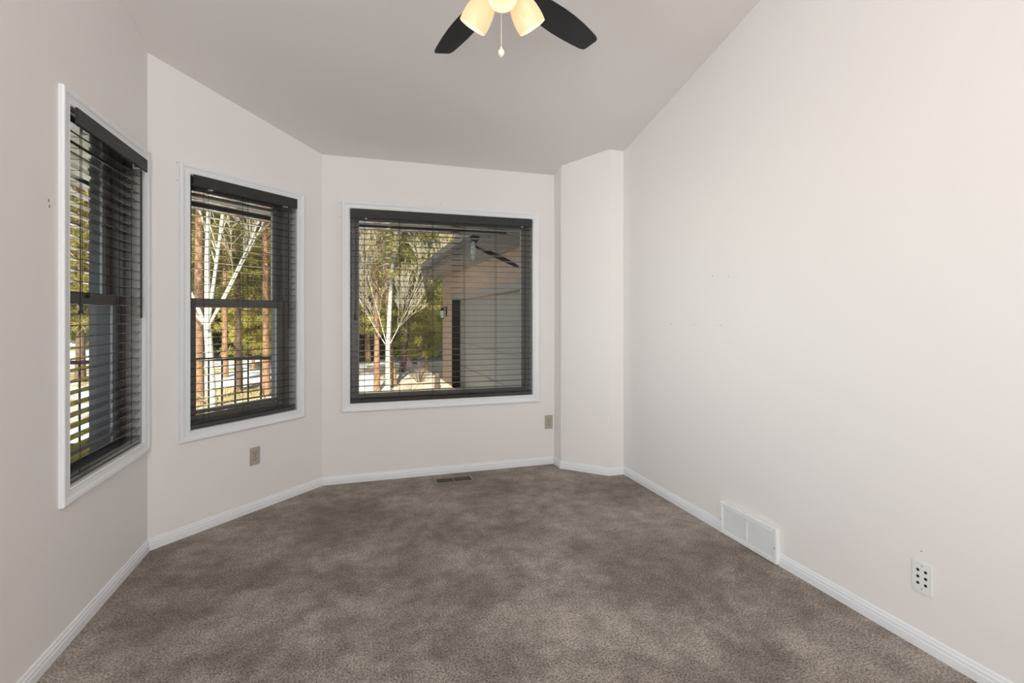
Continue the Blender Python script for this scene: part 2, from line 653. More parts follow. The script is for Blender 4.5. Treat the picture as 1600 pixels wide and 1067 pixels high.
for (cx, cy, rx, ry) in ((1.459, 2.631, .011, .006), (1.898, 2.628, .009, .004), (1.504, 2.536, .016, .003)):
    mb = MB()
    vs = [(cx + rx * cos(t * pi / 6), cy + ry * sin(t * pi / 6), z_) for z_ in (.0004, .002) for t in range(12)]
    mb.add(vs, [tuple(range(11, -1, -1)), tuple(range(12, 24))] + [(i, (i + 1) % 12, 12 + (i + 1) % 12, 12 + i) for i in range(12)])
    obj('carpet_speck', mb, M['register'], floor)

# ------------------------------------------------------------------ windows
def rect_frame(mb, fr, u0, u1, z0, z1, wl_, wr, wb, wt, n0, n1):
    """rectangular ring: four mitreless bars"""
    mb.box(fr, u0, u0 + wl_, n0, n1, z0, z1)
    mb.box(fr, u1 - wr, u1, n0, n1, z0, z1)
    mb.box(fr, u0 + wl_, u1 - wr, n0, n1, z0, z0 + wb)
    mb.box(fr, u0 + wl_, u1 - wr, n0, n1, z1 - wt, z1)


CP = [(0.0, 0.0), (0.0, 0.010), (0.006, 0.0135), (0.012, 0.012), (0.030, 0.013), (0.040, 0.018), (0.052, 0.019), (0.056, 0.017), (0.058, 0.012), (0.058, 0.0)]


def casing(mb, fr, h):
    u0, u1, z0, z1 = h
    # the four mitred lengths as one picture-frame sweep (profile: a = outward from the opening, b = into the room)
    cs = [(u0, z0, -1, -1), (u1, z0, 1, -1), (u1, z1, 1, 1), (u0, z1, -1, 1), (u0, z0, -1, -1)]
    n = len(CP)
    vs = [fr(u + su * a, b, z + sz * a) for (u, z, su, sz) in cs[:4] for a, b in CP]
    fs = []
    for i in range(4):
        i2 = (i + 1) % 4
        for j in range(n):
            fs.append((i * n + j, i * n + (j + 1) % n, i2 * n + (j + 1) % n, i2 * n + j))
    mb.add(vs, fs)


def window(name, fr, h, lab, hung):
    u0, u1, z0, z1 = h
    c = fr((u0 + u1) / 2, 0, z0)
    w = empty(name, c, lab, 'window', kind='structure')
    mb = MB()
    casing(mb, fr, h)
    tag(obj('casing', mb, M['trim'], w), 'white moulded casing around the window')
    mb = MB()
    t = 0.004
    rect_frame(mb, fr, u0, u1, z0, z1, t, t, t, t, -0.07, -0.0005)
    tag(obj('jamb', mb, M['jamb'], w), 'pale jamb lining')
    if hung:
        mb = MB()
        rect_frame(mb, fr, u0, u1, z0, z1, .040, .040, .040, .040, -WT - 0.012, -0.07)
        tag(obj('frame', mb, M['frame'], w), 'taupe window frame')
        zm = (z0 + z1) / 2
        a, b = u0 + .040, u1 - .040
        for nm, za, zb, na, nb, wt, wb in (('upper_sash', zm - .016, z1 - .040, -.160, -.124, .045, .036),
                                           ('lower_sash', z0 + .040, zm + .030, -.118, -.080, .050, .052)):
            mb = MB()
            rect_frame(mb, fr, a, b, za, zb, .045, .045, wb, wt, na, nb)
            s = tag(obj(nm, mb, M['frame'], w, bevel=0.003), 'taupe sash')
            mb = MB()
            rect_frame(mb, fr, a + .045, b - .045, za + wb, zb - wt, .005, .005, .005, .005, (na + nb) / 2 - .005, (na + nb) / 2 + .005)
            obj('glazing_bead', mb, M['bead'], s)
            mb = MB()
            nc = (na + nb) / 2
            mb.add([fr(a + .044, nc, za + wb - .001), fr(b - .044, nc, za + wb - .001), fr(b - .044, nc, zb - wt + .001), fr(a + .044, nc, zb - wt + .001)], [(0, 1, 2, 3)])
            tag(obj('pane', mb, M['pane_coated'], s), 'clear glass')
        mb = MB()
        um = (u0 + u1) / 2
        mb.box(fr, um - .022, um + .022, -.078, -.066, zm + .004, zm + .022)
        obj('sash_lock', mb, M['frame'], w, bevel=0.003)
    else:
        mb = MB()
        rect_frame(mb, fr, u0, u1, z0, z1, .040, .040, .036, .058, -WT - 0.012, -0.07)
        tag(obj('frame', mb, M['frame'], w), 'taupe window frame')
        mb = MB()
        rect_frame(mb, fr, u0 + .040, u1 - .040, z0 + .036, z1 - .058, .023, .023, .020, .024, -.150, -.085)
        s = tag(obj('sash', mb, M['frame'], w, bevel=0.003), 'taupe fixed sash')
        mb = MB()
        rect_frame(mb, fr, u0 + .063, u1 - .063, z0 + .056, z1 - .082, .005, .005, .005, .005, -.124, -.112)
        obj('glazing_bead', mb, M['bead'], s)
        mb = MB()
        a, b, za, zb, nc = u0 + .062, u1 - .062, z0 + .055, z1 - .081, -.118
        mb.add([fr(a, nc, za), fr(b, nc, za), fr(b, nc, zb), fr(a, nc, zb)], [(0, 1, 2, 3)])
        tag(obj('pane', mb, M['pane'], s), 'clear glass')
    return w


window('window_1', F1, W1H, 'tall narrow hung window in the left wall', True)
window('window_2', F2, W2H, 'tall narrow hung window in the diagonal wall looking onto the railing', True)
window('window_3', F3, W3H, 'wide picture window in the back wall looking towards the garage', False)


window('added_window', F1, W4H, 'unseen window added to the near left wall to let fill light in', True)  # added out of view so the side fill can enter


# ------------------------------------------------------------------ blinds
def blind(fr, h, lab, ladders, wand_u, wand_z, cord_u, cord_z):
    u0, u1, z0, z1 = h
    ua, ub = u0 + .007, u1 - .007
    r = empty('window_blind', fr((u0 + u1) / 2, -.03, z1 - .002), lab, 'window blind')
    mb = MB()
    mb.box(fr, ua, ub, -.055, -.004, z1 - .048, z1 - .004)
    obj('headrail', mb, M['blind'], r, bevel=0.002)
    mb = MB()
    mb.box(fr, ua + .001, ub - .012, .0215, .0305, z1 - .066, z1 - .001)
    obj('valance', mb, M['valance'], r, bevel=0.002)
    for uu in (ua + .10, ub - .10):
        mb = MB()
        mb.box(fr, uu, uu + .018, -.004, .0215, z1 - .071, z1 - .066)
        mb.box(fr, uu, uu + .018, -.004, -.002, z1 - .066, z1 - .048)
        obj('valance_clip', mb, M['clip'], r)
    # slats: crowned cross-section
    mb = MB()
    pitch = 0.0445
    z = z1 - .085
    zs = []
    while z > z0 + .075:
        zs.append(z)
        z -= pitch
    for k in range(3):
        zs.append(z0 + .0345 + k * .0036)
    n0, n1 = -.0545, -.0055
    for z in zs:
        tl = random.uniform(-.0007, .0007)
        top = [(n0, -tl), ((n0 + n1) / 2, .0004), (n1, tl)]
        prof = top + [(a, b - .0022) for a, b in reversed(top)]
        mb.sweep(prof, [lambda a, b, u=u: fr(u, a, z + b) for u in (ua, ub)])
    obj('slats', mb, M['blind'], r)
    mb = MB()
    mb.box(fr, ua, ub, n0, n1, z0 + .0075, z0 + .0285)
    obj('bottom_rail', mb, M['blind'], r, bevel=0.004)
    for u in ladders:
        mb = MB()
        for n in (n0 - .0012, n1 + .0012):
            mb.tube([fr(u, n, z1 - .048), fr(u, n, z0 + .02)], .0013, 5)
        for z in zs[:-3]:
            mb.tube([fr(u + .0022, n0 - .0012, z - .0032), fr(u + .0022, n1 + .0012, z - .0032)], .0006, 4)
        obj('ladder_cord', mb, M['cord'], r)
    if wand_u is not None:
        mb = MB()
        mb.tube([fr(wand_u, .012, z1 - .07), fr(wand_u, .012, wand_z)], .0048, 6)
        mb.tube([fr(wand_u, .012, z1 - .07), fr(wand_u, .006, z1 - .045)], .002, 6)
        obj('tilt_wand', mb, M['cord'], r, smooth=True)
    if cord_u is not None:
        mb = MB()
        for k, dz in ((0, 0), (1, 0.03)):
            uu = cord_u + k * .012
            mb.tube([fr(uu, .008, z1 - .06), fr(uu + .002 - .001 * k, .010, cord_z + .04 + dz)], .0012, 5)
        lc = obj('lift_cord', mb, M['cord'], r)
        mb = MB()
        mb.lathe([(.0001, .042), (.006, .042), (.0075, .036), (.0045, .026), (.005, .018), (.009, .006), (.009, 0), (.0001, 0)],
                 fr(cord_u + .002, .010, cord_z), seg=12)
        obj('tassel', mb, M['cord'], lc, smooth=True)
    return r


blind(F1, W1H, 'dark brown open slat blind in the left wall window with tasselled cord',
      (2.455, 2.95), 3.020, 1.235, 2.425, 1.255)
blind(F2, W2H, 'dark brown open slat blind in the diagonal wall window',
      (0.33, 0.58, 0.83), 0.868, 1.165, None, 0)
blind(F3, W3H, 'wide dark brown open slat blind in the back wall picture window',
      (0.085, 0.345, 0.602, 0.855, 1.117), None, 0, 0.012, 1.215)


# ------------------------------------------------------------------ outlets, plates, grille, register
def outlet(fr, u, z, lab):
    r = empty('wall_outlet', fr(u, 0, z - .057), lab, 'outlet', 'almond duplex outlets low on the bay walls')
    mb = MB()
    mb.box(fr, u - .035, u + .035, 0.0003, .0055, z - .057, z + .057)
    pl = obj('cover_plate', mb, M['almond'], r, bevel=0.0025)
    for dz in (-.0195, .0195):
        mb = MB()
        pts = []
        for k in range(24):
            t = 2 * pi * k / 24
            x, y = .0172 * cos(t), .0172 * sin(t)
            y = max(-.0135, min(.0135, y))
            pts.append((x, y))
        vs = [fr(u + x, n, z + dz + y) for n in (.0055, .0075) for x, y in pts]
        fs = [tuple(range(24)), tuple(range(24, 48))] + [(i, (i + 1) % 24, 24 + (i + 1) % 24, 24 + i) for i in range(24)]
        mb.add(vs, fs)
        rc = obj('receptacle', mb, M['almond'], r)
        mb = MB()
        mb.box(fr, u - .0078, u - .0048, .0073, .0079, z + dz - .0005, z + dz + .0085)
        mb.box(fr, u + .0048, u + .0078, .0073, .0079, z + dz + .0005, z + dz + .0080)
        mb.box(fr, u - .0025, u + .0025, .0073, .0079, z + dz - .0100, z + dz - .0050)
        obj('slots', mb, M['almond_slot'], rc)
    mb = MB()
    mb.lathe([(.0001, .0078), (.003, .0074), (.0034, .0055)], fr(u, 0, z), axis=fr.n, seg=12)
    obj('screw', mb, M['almond_slot'], r)


outlet(F2, .6235, .3495, 'almond duplex outlet on the diagonal wall below the window')
outlet(F3, 1.570, .3525, 'almond duplex outlet on the back wall beside the corner column')

u, z = 1.344, .2665
r = empty('jack_plate', FR(u, 0, z - .057), 'white wall plate with six dark round jacks low on the right wall', 'wall plate')
mb = MB()
mb.box(FR, u - .0355, u + .0355, .0003, .0068, z - .0575, z + .0575)
obj('cover_plate', mb, M['white_plastic'], r, bevel=0.002)
for du in (-.0135, .0135):
    for dz in (-.0245, 0, .0245):
        mb = MB()
        mb.lathe([(.0001, .0071), (.0056, .0071), (.0056, .0066)], FR(u + du, 0, z + dz), axis=FR.n, seg=16)
        tag(obj('jack', mb, M['slot'], r), 'dark round jack hole')
for dz in (-.043, .043):
    mb = MB()
    mb.lathe([(.0001, .0078), (.003, .0074), (.0034, .0066)], FR(u, 0, z + dz), axis=FR.n, seg=12)
    obj('screw', mb, M['screw'], r)

# return-air grille at the foot of the right wall
gz0, gz1, gp = .003, .183, .026
r = empty('air_grille', FR((VY0 + VY1) / 2, 0, gz0), 'white metal air grille with fine louvres at the foot of the right wall', 'air grille')
mb = MB()
rect_frame(mb, FR, VY0, VY1, gz0, gz1, .030, .030, .026, .030, .0005, gp)
obj('frame', mb, M['grille'], r, bevel=0.004)
mb = MB()
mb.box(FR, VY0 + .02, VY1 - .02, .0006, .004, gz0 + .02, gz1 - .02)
tag(obj('back_plate', mb, M['grille_back'], r), 'back plate coloured grey as shade between the louvres')  # shade in the louvre gaps is put into the plate colour
mb = MB()
um = (VY0 + VY1) / 2
nl = 13
for (a, b) in ((VY0 + .030, um - .004), (um + .004, VY1 - .030)):
    for k in range(nl):
        zz = gz0 + .030 + (gz1 - gz0 - .064) * k / (nl - 1)
        vs = [FR(u_, n, z_) for (n, z_) in ((gp - .004, zz - .003), (gp - .003, zz - .003), (gp - .013, zz + .004), (gp - .014, zz + .004)) for u_ in (a, b)]
        mb.add(vs, [(0, 1, 3, 2), (2, 3, 5, 4), (4, 5, 7, 6), (6, 7, 1, 0), (0, 2, 4, 6), (1, 3, 5, 7)])
obj('louvres', mb, M['grille'], r)
mb = MB()
mb.box(FR, um - .004, um + .004, .004, gp - .002, gz0 + .026, gz1 - .030)
obj('divider', mb, M['grille'], r)
for uu in (VY0 + .014, VY1 - .014):
    mb = MB()
    mb.lathe([(.0001, gp + .0025), (.004, gp + .002), (.005, gp)], FR(uu, 0, (gz0 + gz1) / 2 - .01), axis=FR.n, seg=12)
    obj('screw', mb, M['screw'], r)

# floor register under the back window
x0, x1, y0, y1 = .600, .858, 3.737, 3.834
r = empty('floor_register', ((x0 + x1) / 2, (y0 + y1) / 2, 0), 'brown slotted floor register set in the carpet below the back window', 'floor register')
mb = MB()
mb.box(FW, x0 - .014, x0, y0 - .014, y1 + .014, .0004, .006)
mb.box(FW, x1, x1 + .014, y0 - .014, y1 + .014, .0004, .006)
mb.box(FW, x0, x1, y0 - .014, y0, .0004, .006)
mb.box(FW, x0, x1, y1, y1 + .014, .0004, .006)
mb.box(FW, (x0 + x1) / 2 - .004, (x0 + x1) / 2 + .004, y0, y1, .0004, .006)
obj('frame', mb, M['register_frame'], r, bevel=0.0015)
mb = MB()
ns = 20
for k in range(1, ns):
    xx = x0 + (x1 - x0) * k / ns
    mb.box(FW, xx - .0017, xx + .0017, y0, y1, .0015, .0055)
obj('bars', mb, M['register'], r)
mb = MB()
mb.box(FW, x0, x1, y0, y1, .0003, .0012)
tag(obj('duct_opening', mb, M['slot'], r), 'dark duct below the bars')


# nail holes and scuffs left in the paint (parts of their walls)
def hole(wall, fr, u, z, rad, squash=1.0):
    mb = MB()
    vs = [fr(u + rad * cos(t * pi / 5), .0006, z + rad * squash * sin(t * pi / 5)) for t in range(10)]
    vs += [fr(u + rad * cos(t * pi / 5), .0001, z + rad * squash * sin(t * pi / 5)) for t in range(10)]
    mb.add(vs, [tuple(range(10)), tuple(range(19, 9, -1))] + [(i, (i + 1) % 10, 10 + (i + 1) % 10, 10 + i) for i in range(10)])
    obj('nail_hole', mb, M['mark'], walls[wall])


for u, z in ((2.508, 1.483), (2.372, 1.470), (2.913, 1.191), (2.673, 1.191), (2.44, 1.190)):
    hole('wall_right', FR, u, z, .0030)
hole('wall_right', FR, 1.349, .362, .004, .5)
for u, z in ((.150, 2.100), (.150, 2.000)):
    hole('wall_angled', F2, u, z, .0028)
for u, z in ((-.092, 2.08), (-.092, 1.98), (.66, 2.125)):
    hole('wall_back', F3, u, z, .0028)
for u, z in ((2.23, 1.64), (2.225, 1.66)):
    hole('wall_left', F1, u, z, .004, 1.6)


# ------------------------------------------------------------------ ceiling fan
FH = Vector((.5127, 1.743, 0))             # hub in plan
ZB = EYE + 1.204                          # blade plane
fan = empty('ceiling_fan', (FH.x, FH.y, zc(FH.y)), 'dark bladed ceiling fan with glowing frosted glass shades and pull chain', 'ceiling fan')
mb = MB()
mb.lathe([(.0001, .03), (.068, .03), (.068, -.02), (.055, -.05), (.025, -.075), (.0135, -.08), (.0001, -.08)], (FH.x, FH.y, zc(FH.y)))
obj('canopy', mb, M['bronze'], fan, smooth=True)
mb = MB()
mb.tube([(FH.x, FH.y, zc(FH.y) - .07), (FH.x, FH.y, ZB + .14)], .0125, 14)
obj('downrod', mb, M['bronze'], fan, smooth=True)
mb = MB()
mb.lathe([(.0001, .16), (.030, .155), (.055, .13), (.098, .105), (.108, .07), (.108, .03), (.085, .005), (.0001, .002)], (FH.x, FH.y, ZB))
obj('motor', mb, M['bronze'], fan, smooth=True)
AZ0 = -12.38                        # azimuth from +Y, clockwise, of the left visible blade
BL = .572


def blade_outline():
    # (radial, half widths front/back) of a paddle with a slanted rounded tip
    left = [(.135, .036), (.17, .047), (.23, .056), (.30, .061), (.36, .062), (.43, .059), (.50, .052), (.545, .046), (.562, .040), (.570, .030)]
    right = [(.574, -.030), (.567, -.040), (.548, -.046), (.50, -.052), (.43, -.058), (.36, -.061), (.30, -.060), (.23, -.055), (.17, -.045), (.135, -.034)]
    return left + right


for k in range(5):
    az = radians(AZ0 + 72 * k)
    rd = Vector((sin(az), cos(az), 0))
    tg = Vector((cos(az), -sin(az), 0))
    pit = radians(11)
    out = blade_outline()
    mb = MB()
    n = len(out)
    vs = []
    for dz in (.003, -.003):
        for rr, ww in out:
            vs.append(Vector((FH.x, FH.y, ZB - .004)) + rd * rr + tg * (ww * cos(pit)) + Vector((0, 0, ww * sin(pit) + dz)))
    mb.add(vs, [tuple(range(n)), tuple(range(2 * n - 1, n - 1, -1))] + [(i, (i + 1) % n, n + (i + 1) % n, n + i) for i in range(n)])
    bl = obj('blade', mb, M['blade'], fan, bevel=0.0012)
    mb = MB()
    pts = [(.08, .016), (.11, .014), (.14, .026), (.19, .030), (.215, .018), (.222, 0), (.215, -.018), (.19, -.030), (.14, -.026), (.11, -.014), (.08, -.016)]
    vs = []
    for dz in (.0075, .0035):
        for rr, ww in pts:
            vs.append(Vector((FH.x, FH.y, ZB - .004)) + rd * rr + tg * (ww * cos(pit)) + Vector((0, 0, ww * sin(pit) + dz)))
    n = len(pts)
    mb.add(vs, [tuple(range(n)), tuple(range(2 * n - 1, n - 1, -1))] + [(i, (i + 1) % n, n + (i + 1) % n, n + i) for i in range(n)])
    obj('blade_iron', mb, M['bronze'], bl)
mb = MB()
mb.lathe([(.0001, .004), (.060, .004), (.062, -.02), (.050, -.036), (.032, -.044), (.0001, -.046)], (FH.x, FH.y, ZB))
obj('switch_housing', mb, M['bronze'], fan, smooth=True)
mb = MB()
mb.lathe([(.030, -.042), (.034, -.052), (.030, -.066), (.018, -.078), (.0001, -.082)], (FH.x, FH.y, ZB))
obj('finial', mb, M['bronze'], fan, smooth=True)
for saz in (-63, 63, 180):
    az = radians(saz + 17.48 - 1.0)
    rd = Vector((sin(az), cos(az), 0))
    ax = (rd * sin(radians(35)) + Vector((0, 0, -cos(radians(35))))).normalized()
    p0 = Vector((FH.x, FH.y, ZB - .026)) + rd * .047
    mb = MB()
    mb.tube([p0 - rd * .02 + Vector((0, 0, .008)), p0, p0 + ax * .025], .010, 10)
    mb.lathe([(.0001, .010), (.024, .012), (.026, .030), (.0001, .032)], p0, axis=ax, seg=20)
    arm = obj('lamp_arm', mb, M['bronze'], fan, smooth=True)
    mb = MB()
    s0 = p0 + ax * .022
    prof = [(.026, 0), (.036, .010), (.045, .028), (.0505, .050), (.0535, .074), (.0540, .094), (.0525, .114)]
    prof2 = [(a - .003, b) for a, b in reversed(prof)]
    mb.lathe(prof + prof2, s0, axis=ax, seg=32, close=True)
    sh = tag(obj('lamp_shade', mb, M['shade'], fan, smooth=True), 'glowing cream frosted glass shade')
    mb = MB()
    mb.lathe([(.0001, .010), (.012, .012), (.014, .025), (.020, .040), (.024, .055), (.021, .070), (.012, .078), (.0001, .080)], s0, axis=ax, seg=16)
    tag(obj('bulb', mb, M['bulb'], sh, smooth=True), 'lit bulb')
    lamp('fan_lamp', 'POINT', s0 + ax * .100, 0.22, (1.0, .78, .52), shadow_soft_size=.012)
mb = MB()
zt = ZB - .080
cl = .163
mb.tube([(FH.x - .004, FH.y, zt + .003), (FH.x - .004, FH.y, zt - cl)], .0012, 6)
ch = obj('pull_chain', mb, M['chain'], fan)
mb = MB()
mb.lathe([(.0001, .004), (.003, .003), (.004, -.002), (.010, -.010), (.012, -.018), (.009, -.028), (.003, -.034), (.0001, -.035)], (FH.x - .004, FH.y, zt - cl), seg=8)
tag(obj('chain_knob', mb, M['chain'], ch), 'faceted clear knob')


# ------------------------------------------------------------------ outside
GZ = -.40


def gz(x, y):
    d = math.hypot(x, y)
    h = GZ - .08 * min(1, max(0, (d - 6) / 8))
    if d > 24:
        h += (d - 24) * .16
    h += .10 * sin(x * .55 + 1.3) * cos(y * .42) * min(1, max(0, (d - 7) / 5))
    return h


mb = MB()
N = 90
xs = [-42 + 84 * i / N for i in range(N + 1)]
ys = [4.2 + (72 - 4.2) * (j / N) ** 1.5 for j in range(N + 1)]
for y in ys:
    for x in xs:
        mb.v.append((x, y, gz(x, y)))
for j in range(N):
    for i in range(N):
        a = j * (N + 1) + i
        mb.f.append((a, a + 1, a + N + 2, a + N + 1))
tag(obj('ground', mb, M['ground'], smooth=True), 'snowy ground with patches of dry grass outside', 'ground', kind='structure')

# eave over the bay windows, run back to keep sun off the added window
mb = MB()
ov, ovm = .66, .66 * tan(radians(22.5))
inner = [(XL - WT - .01, -3.4), (XL - WT - .01, YA + MT + .004), (XB - MT - .004, Y3 + WT + .01), (1.40, Y3 + WT + .01)]
outer = [(1.40, Y3 + ov), (XB - ovm, Y3 + ov), (XL - ov, YA + ovm), (XL - ov, -3.4)]
ez = 2.045
rf = empty('roof_eave', (XL - ov, YA, ez), 'white soffit and black gutter overhanging the bay windows', 'roof eave', kind='structure')
mb.prism(inner + outer, ez, ez + .02)
obj('soffit', mb, M['soffit'], rf)
mb = MB()
oo = [(1.40, Y3 + ov), (XB - ovm, Y3 + ov), (XL - ov, YA + ovm), (XL - ov, -3.4)]
k2 = ov + .11
k2m = k2 * tan(radians(22.5))
o2 = [(1.40, Y3 + k2), (XB - k2m, Y3 + k2), (XL - k2, YA + k2m), (XL - k2, -3.4)]
mb.prism(oo + o2[::-1], ez - .030, ez + .11)
obj('gutter', mb, M['gutter'], rf)
mb = MB()
mb.prism(inner + outer, lambda p: ez + .021, lambda p: ez + .10)
obj('roof_edge', mb, M['roofing'], rf)

# dark metal ornament hung from the eave in front of the picture window
OX, OY, OZ = 1.083, 4.665, ez - .030
orn = empty('hanging_ornament', (OX, OY, OZ), 'black metal hanging ornament with a glass drop below the eave outside the picture window', 'ornament')
mb = MB()
mb.tube([(OX, OY, OZ), (OX, OY, 1.985)], .004, 6)
obj('hanger', mb, M['iron'], orn)
mb = MB()
mb.lathe([(.0001, .016), (.035, .014), (.050, .004), (.050, -.018), (.034, -.030), (.0001, -.032)], (OX + .02, OY, 1.985), seg=20)
mb.lathe([(.030, -.030), (.018, -.055), (.014, -.095), (.0001, -.10)], (OX + .015, OY, 1.985), seg=14)
obj('cap', mb, M['iron'], orn, smooth=True)
mb = MB()
prof = [(.00, 1.905, .022), (.03, 1.885, .020), (.07, 1.868, .022), (.13, 1.848, .036), (.20, 1.822, .040), (.28, 1.788, .040), (.36, 1.752, .036), (.42, 1.722, .024), (.445, 1.708, .004)]
vs, fs = [], []
for i, (dx, zz, hw) in enumerate(prof):
    for (a, b) in ((-.012, hw * .55), (.012, hw * .55), (.012, -hw * .55), (-.012, -hw * .55)):
        vs.append((OX + .02 + dx, OY + a, zz + b))
    if i:
        for j in range(4):
            fs.append(((i - 1) * 4 + j, (i - 1) * 4 + (j + 1) % 4, i * 4 + (j + 1) % 4, i * 4 + j))
fs += [(3, 2, 1, 0), tuple(range(len(vs) - 4, len(vs)))]
mb.add(vs, fs)
tag(obj('vane', mb, M['iron'], orn), 'long tapered black vane')
mb = MB()
mb.lathe([(.0001, .10), (.012, .09), (.022, .04), (.024, .0), (.016, -.05), (.0001, -.095)], (OX - .005, OY - .03, 1.845), seg=12)
tag(obj('glass_drop', mb, M['lantern_glass'], orn, smooth=True), 'pale pointed glass drop')

# deck and its railing
mb = MB()
mb.prism([(-4.6, 3.2), (XL - WT - .45, 3.2), (XL - WT - .45, 4.45), (-.35, 4.45), (-.35, 6.16), (-4.6, 6.16)], GZ - .25, -.13)
tag(obj('deck', mb, M['deck']), 'wooden deck outside the bay windows', 'deck', kind='structure')
RY, RZ = 6.07, .80
rl = empty('deck_railing', (-2.5, RY, -.13), 'black metal deck railing with slim balusters seen through the bay windows', 'railing')
mb = MB()
mb.box(FW, -4.5, -.38, RY - .02, RY + .02, RZ - .035, RZ)
obj('top_rail', mb, M['iron'], rl, bevel=0.004)
mb = MB()
mb.box(FW, -4.5, -.38, RY - .015, RY + .015, -.05, -.02)
obj('bottom_rail', mb, M['iron'], rl)
for xx in (-4.5, -2.80, -.40):
    mb = MB()
    mb.box(FW, xx - .022, xx + .022, RY - .022, RY + .022, -.13, RZ + .03)
    obj('post', mb, M['iron'], rl)
xx = -1.457 - .1255 * 24
while xx < -.45:
    mb = MB()
    mb.box(FW, xx - .0075, xx + .0075, RY - .0075, RY + .0075, -.03, RZ - .03)
    obj('baluster', mb, M['iron'], rl)
    xx += .1255

# garage wing on the right --------------------------------------------------
GX, GXD = 2.15, 2.335
gr = empty('garage', (GX, 9, GZ - .1), 'tan brick garage wing with grey panelled door under a deep dark eave', 'garage')
mb = MB()
FG = Fr((GX, 0), (0, 1), (-1, 0))
ZG0, ZS = GZ - .15, 2.165
DY0, DY1, DZ1 = 6.35, 11.39, 1.60
mb.box(FG, DY1, 12.62, -.35, 0, ZG0, ZS)
mb.box(FG, 4.6, DY0, -.35, 0, ZG0, ZS)
mb.box(FG, DY0, DY1, -.35, 0, DZ1, ZS)
mb.box(Fr((GX + .35, 12.62), (1, 0), (0, 1)), 0, 5, -.35, 0, ZG0, ZS)
obj('wall', mb, M['brick'], gr)
mb = MB()
mb.box(FG, DY0 - .1, DY1 + .02, .001, .03, DZ1 - .005, DZ1 + .10)
obj('door_header', mb, M['gtrim'], gr)
mb = MB()
FD = Fr((GXD, 0), (0, 1), (-1, 0))
zz = [GZ - .12, .12, .64, 1.13, DZ1]
for a, b in zip(zz[:-1], zz[1:]):
    mb.box(FD, DY0, DY1, -.04, 0, a + .006, b - .006)
mb.box(FD, DY0, DY1, -.05, -.012, GZ - .12, DZ1)
tag(obj('garage_door', mb, M['gdoor'], gr, bevel=0.003), 'grey panelled garage door')
for (xa, xb, ya, yb) in ((GX + .001, GXD, DY1 - .018, DY1 - .001), (GX + .001, GXD, DY0 + .001, DY0 + .018)):
    mb = MB()
    mb.box(FW, xa, xb, ya, yb, GZ - .12, DZ1)
    tag(obj('door_jamb', mb, M['iron'], gr), 'door jamb coloured black as shade in the recess')  # shade of the door recess is put into the black colour
EX = 1.53
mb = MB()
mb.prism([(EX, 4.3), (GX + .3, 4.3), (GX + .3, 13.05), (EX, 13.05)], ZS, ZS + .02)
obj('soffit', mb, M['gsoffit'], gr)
mb = MB()
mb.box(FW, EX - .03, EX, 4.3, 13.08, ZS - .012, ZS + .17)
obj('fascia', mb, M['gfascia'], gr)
mb = MB()
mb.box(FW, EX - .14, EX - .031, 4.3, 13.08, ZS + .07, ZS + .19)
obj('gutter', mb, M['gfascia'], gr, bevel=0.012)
mb = MB()
vs = [(EX - .05, 4.3, ZS + .20), (EX - .05, 13.1, ZS + .20), (EX - .05, 13.1, ZS + .23), (EX - .05, 4.3, ZS + .23),
      (7.5, 4.3, ZS + 2.0), (7.5, 13.1, ZS + 2.0), (7.5, 13.1, ZS + 2.03), (7.5, 4.3, ZS + 2.03)]
mb.add(vs, [(0, 1, 2, 3), (4, 7, 6, 5), (0, 4, 5, 1), (3, 2, 6, 7), (0, 3, 7, 4), (1, 5, 6, 2)])
obj('roof', mb, M['roofing'], gr)
mb = MB()
mb.prism([(EX, 13.05), (7.4, 13.05), (7.4, 13.02), (EX, 13.02)], ZS, lambda p: ZS + .19 + max(0, (p[0] - EX)) * .30)
obj('gable_board', mb, M['gfascia'], gr)

ln = empty('wall_lantern', (GX - .001, 12.05, 1.05), 'small glass wall lantern on the garage brick pier', 'wall lamp')
FL = Fr((GX, 12.05), (0, 1), (-1, 0))
mb = MB()
mb.box(FL, -.04, .04, .001, .02, 1.22, 1.46)
mb.tube([FL(0, .015, 1.42), FL(0, .08, 1.45), FL(0, .10, 1.41)], .010, 8)
obj('bracket', mb, M['iron'], ln)
mb = MB()
mb.lathe([(.0001, .26), (.02, .25), (.058, .20), (.058, .19), (.0001, .19)], FL(0, .10, 1.17), seg=6)
obj('cap', mb, M['iron'], ln)
mb = MB()
mb.lathe([(.0001, .015), (.042, .015), (.042, 0), (.0001, -.015)], FL(0, .10, 1.17), seg=6)
obj('base', mb, M['iron'], ln)
mb = MB()
mb.lathe([(.038, .016), (.053, .189)], FL(0, .10, 1.17), seg=6)
tag(obj('glass', mb, M['lantern_glass'], ln), 'pale glass panes')

mb = MB()
mb.prism([(.6, 13.6), (.9, 11.0), (GX - .01, 6.4), (GX - .01, 12.6), (GX + 2, 12.8), (GX + 2, 17.5), (.4, 17.0)], GZ - .3, lambda p: gz(p[0], p[1]) + .06)
tag(obj('driveway', mb, M['concrete']), 'sunlit concrete driveway beside the garage', 'driveway', kind='structure')


# ------------------------------------------------------------------ trees
def clump(mb, c, size, n, rng, w=.10):
    for _ in range(n):
        d = Vector((rng.gauss(0, 1), rng.gauss(0, 1), rng.gauss(.25, .8)))
        if d.length < .05:
            continue
        d.normalize()
        s_ = d.cross(Vector((rng.gauss(0, 1), rng.gauss(0, 1), rng.gauss(0, 1)))).normalized()
        L = size * rng.uniform(.6, 1.1)
        b = c + d * (.08 * size)
        k = len(mb.v)
        mb.v += [tuple(b - s_ * w * .25 * size), tuple(b + d * L * .5 + s_ * w * .5 * size), tuple(b + d * L), tuple(b + d * L * .5 - s_ * w * .5 * size)]
        mb.f.append((k, k + 1, k + 2, k + 3))


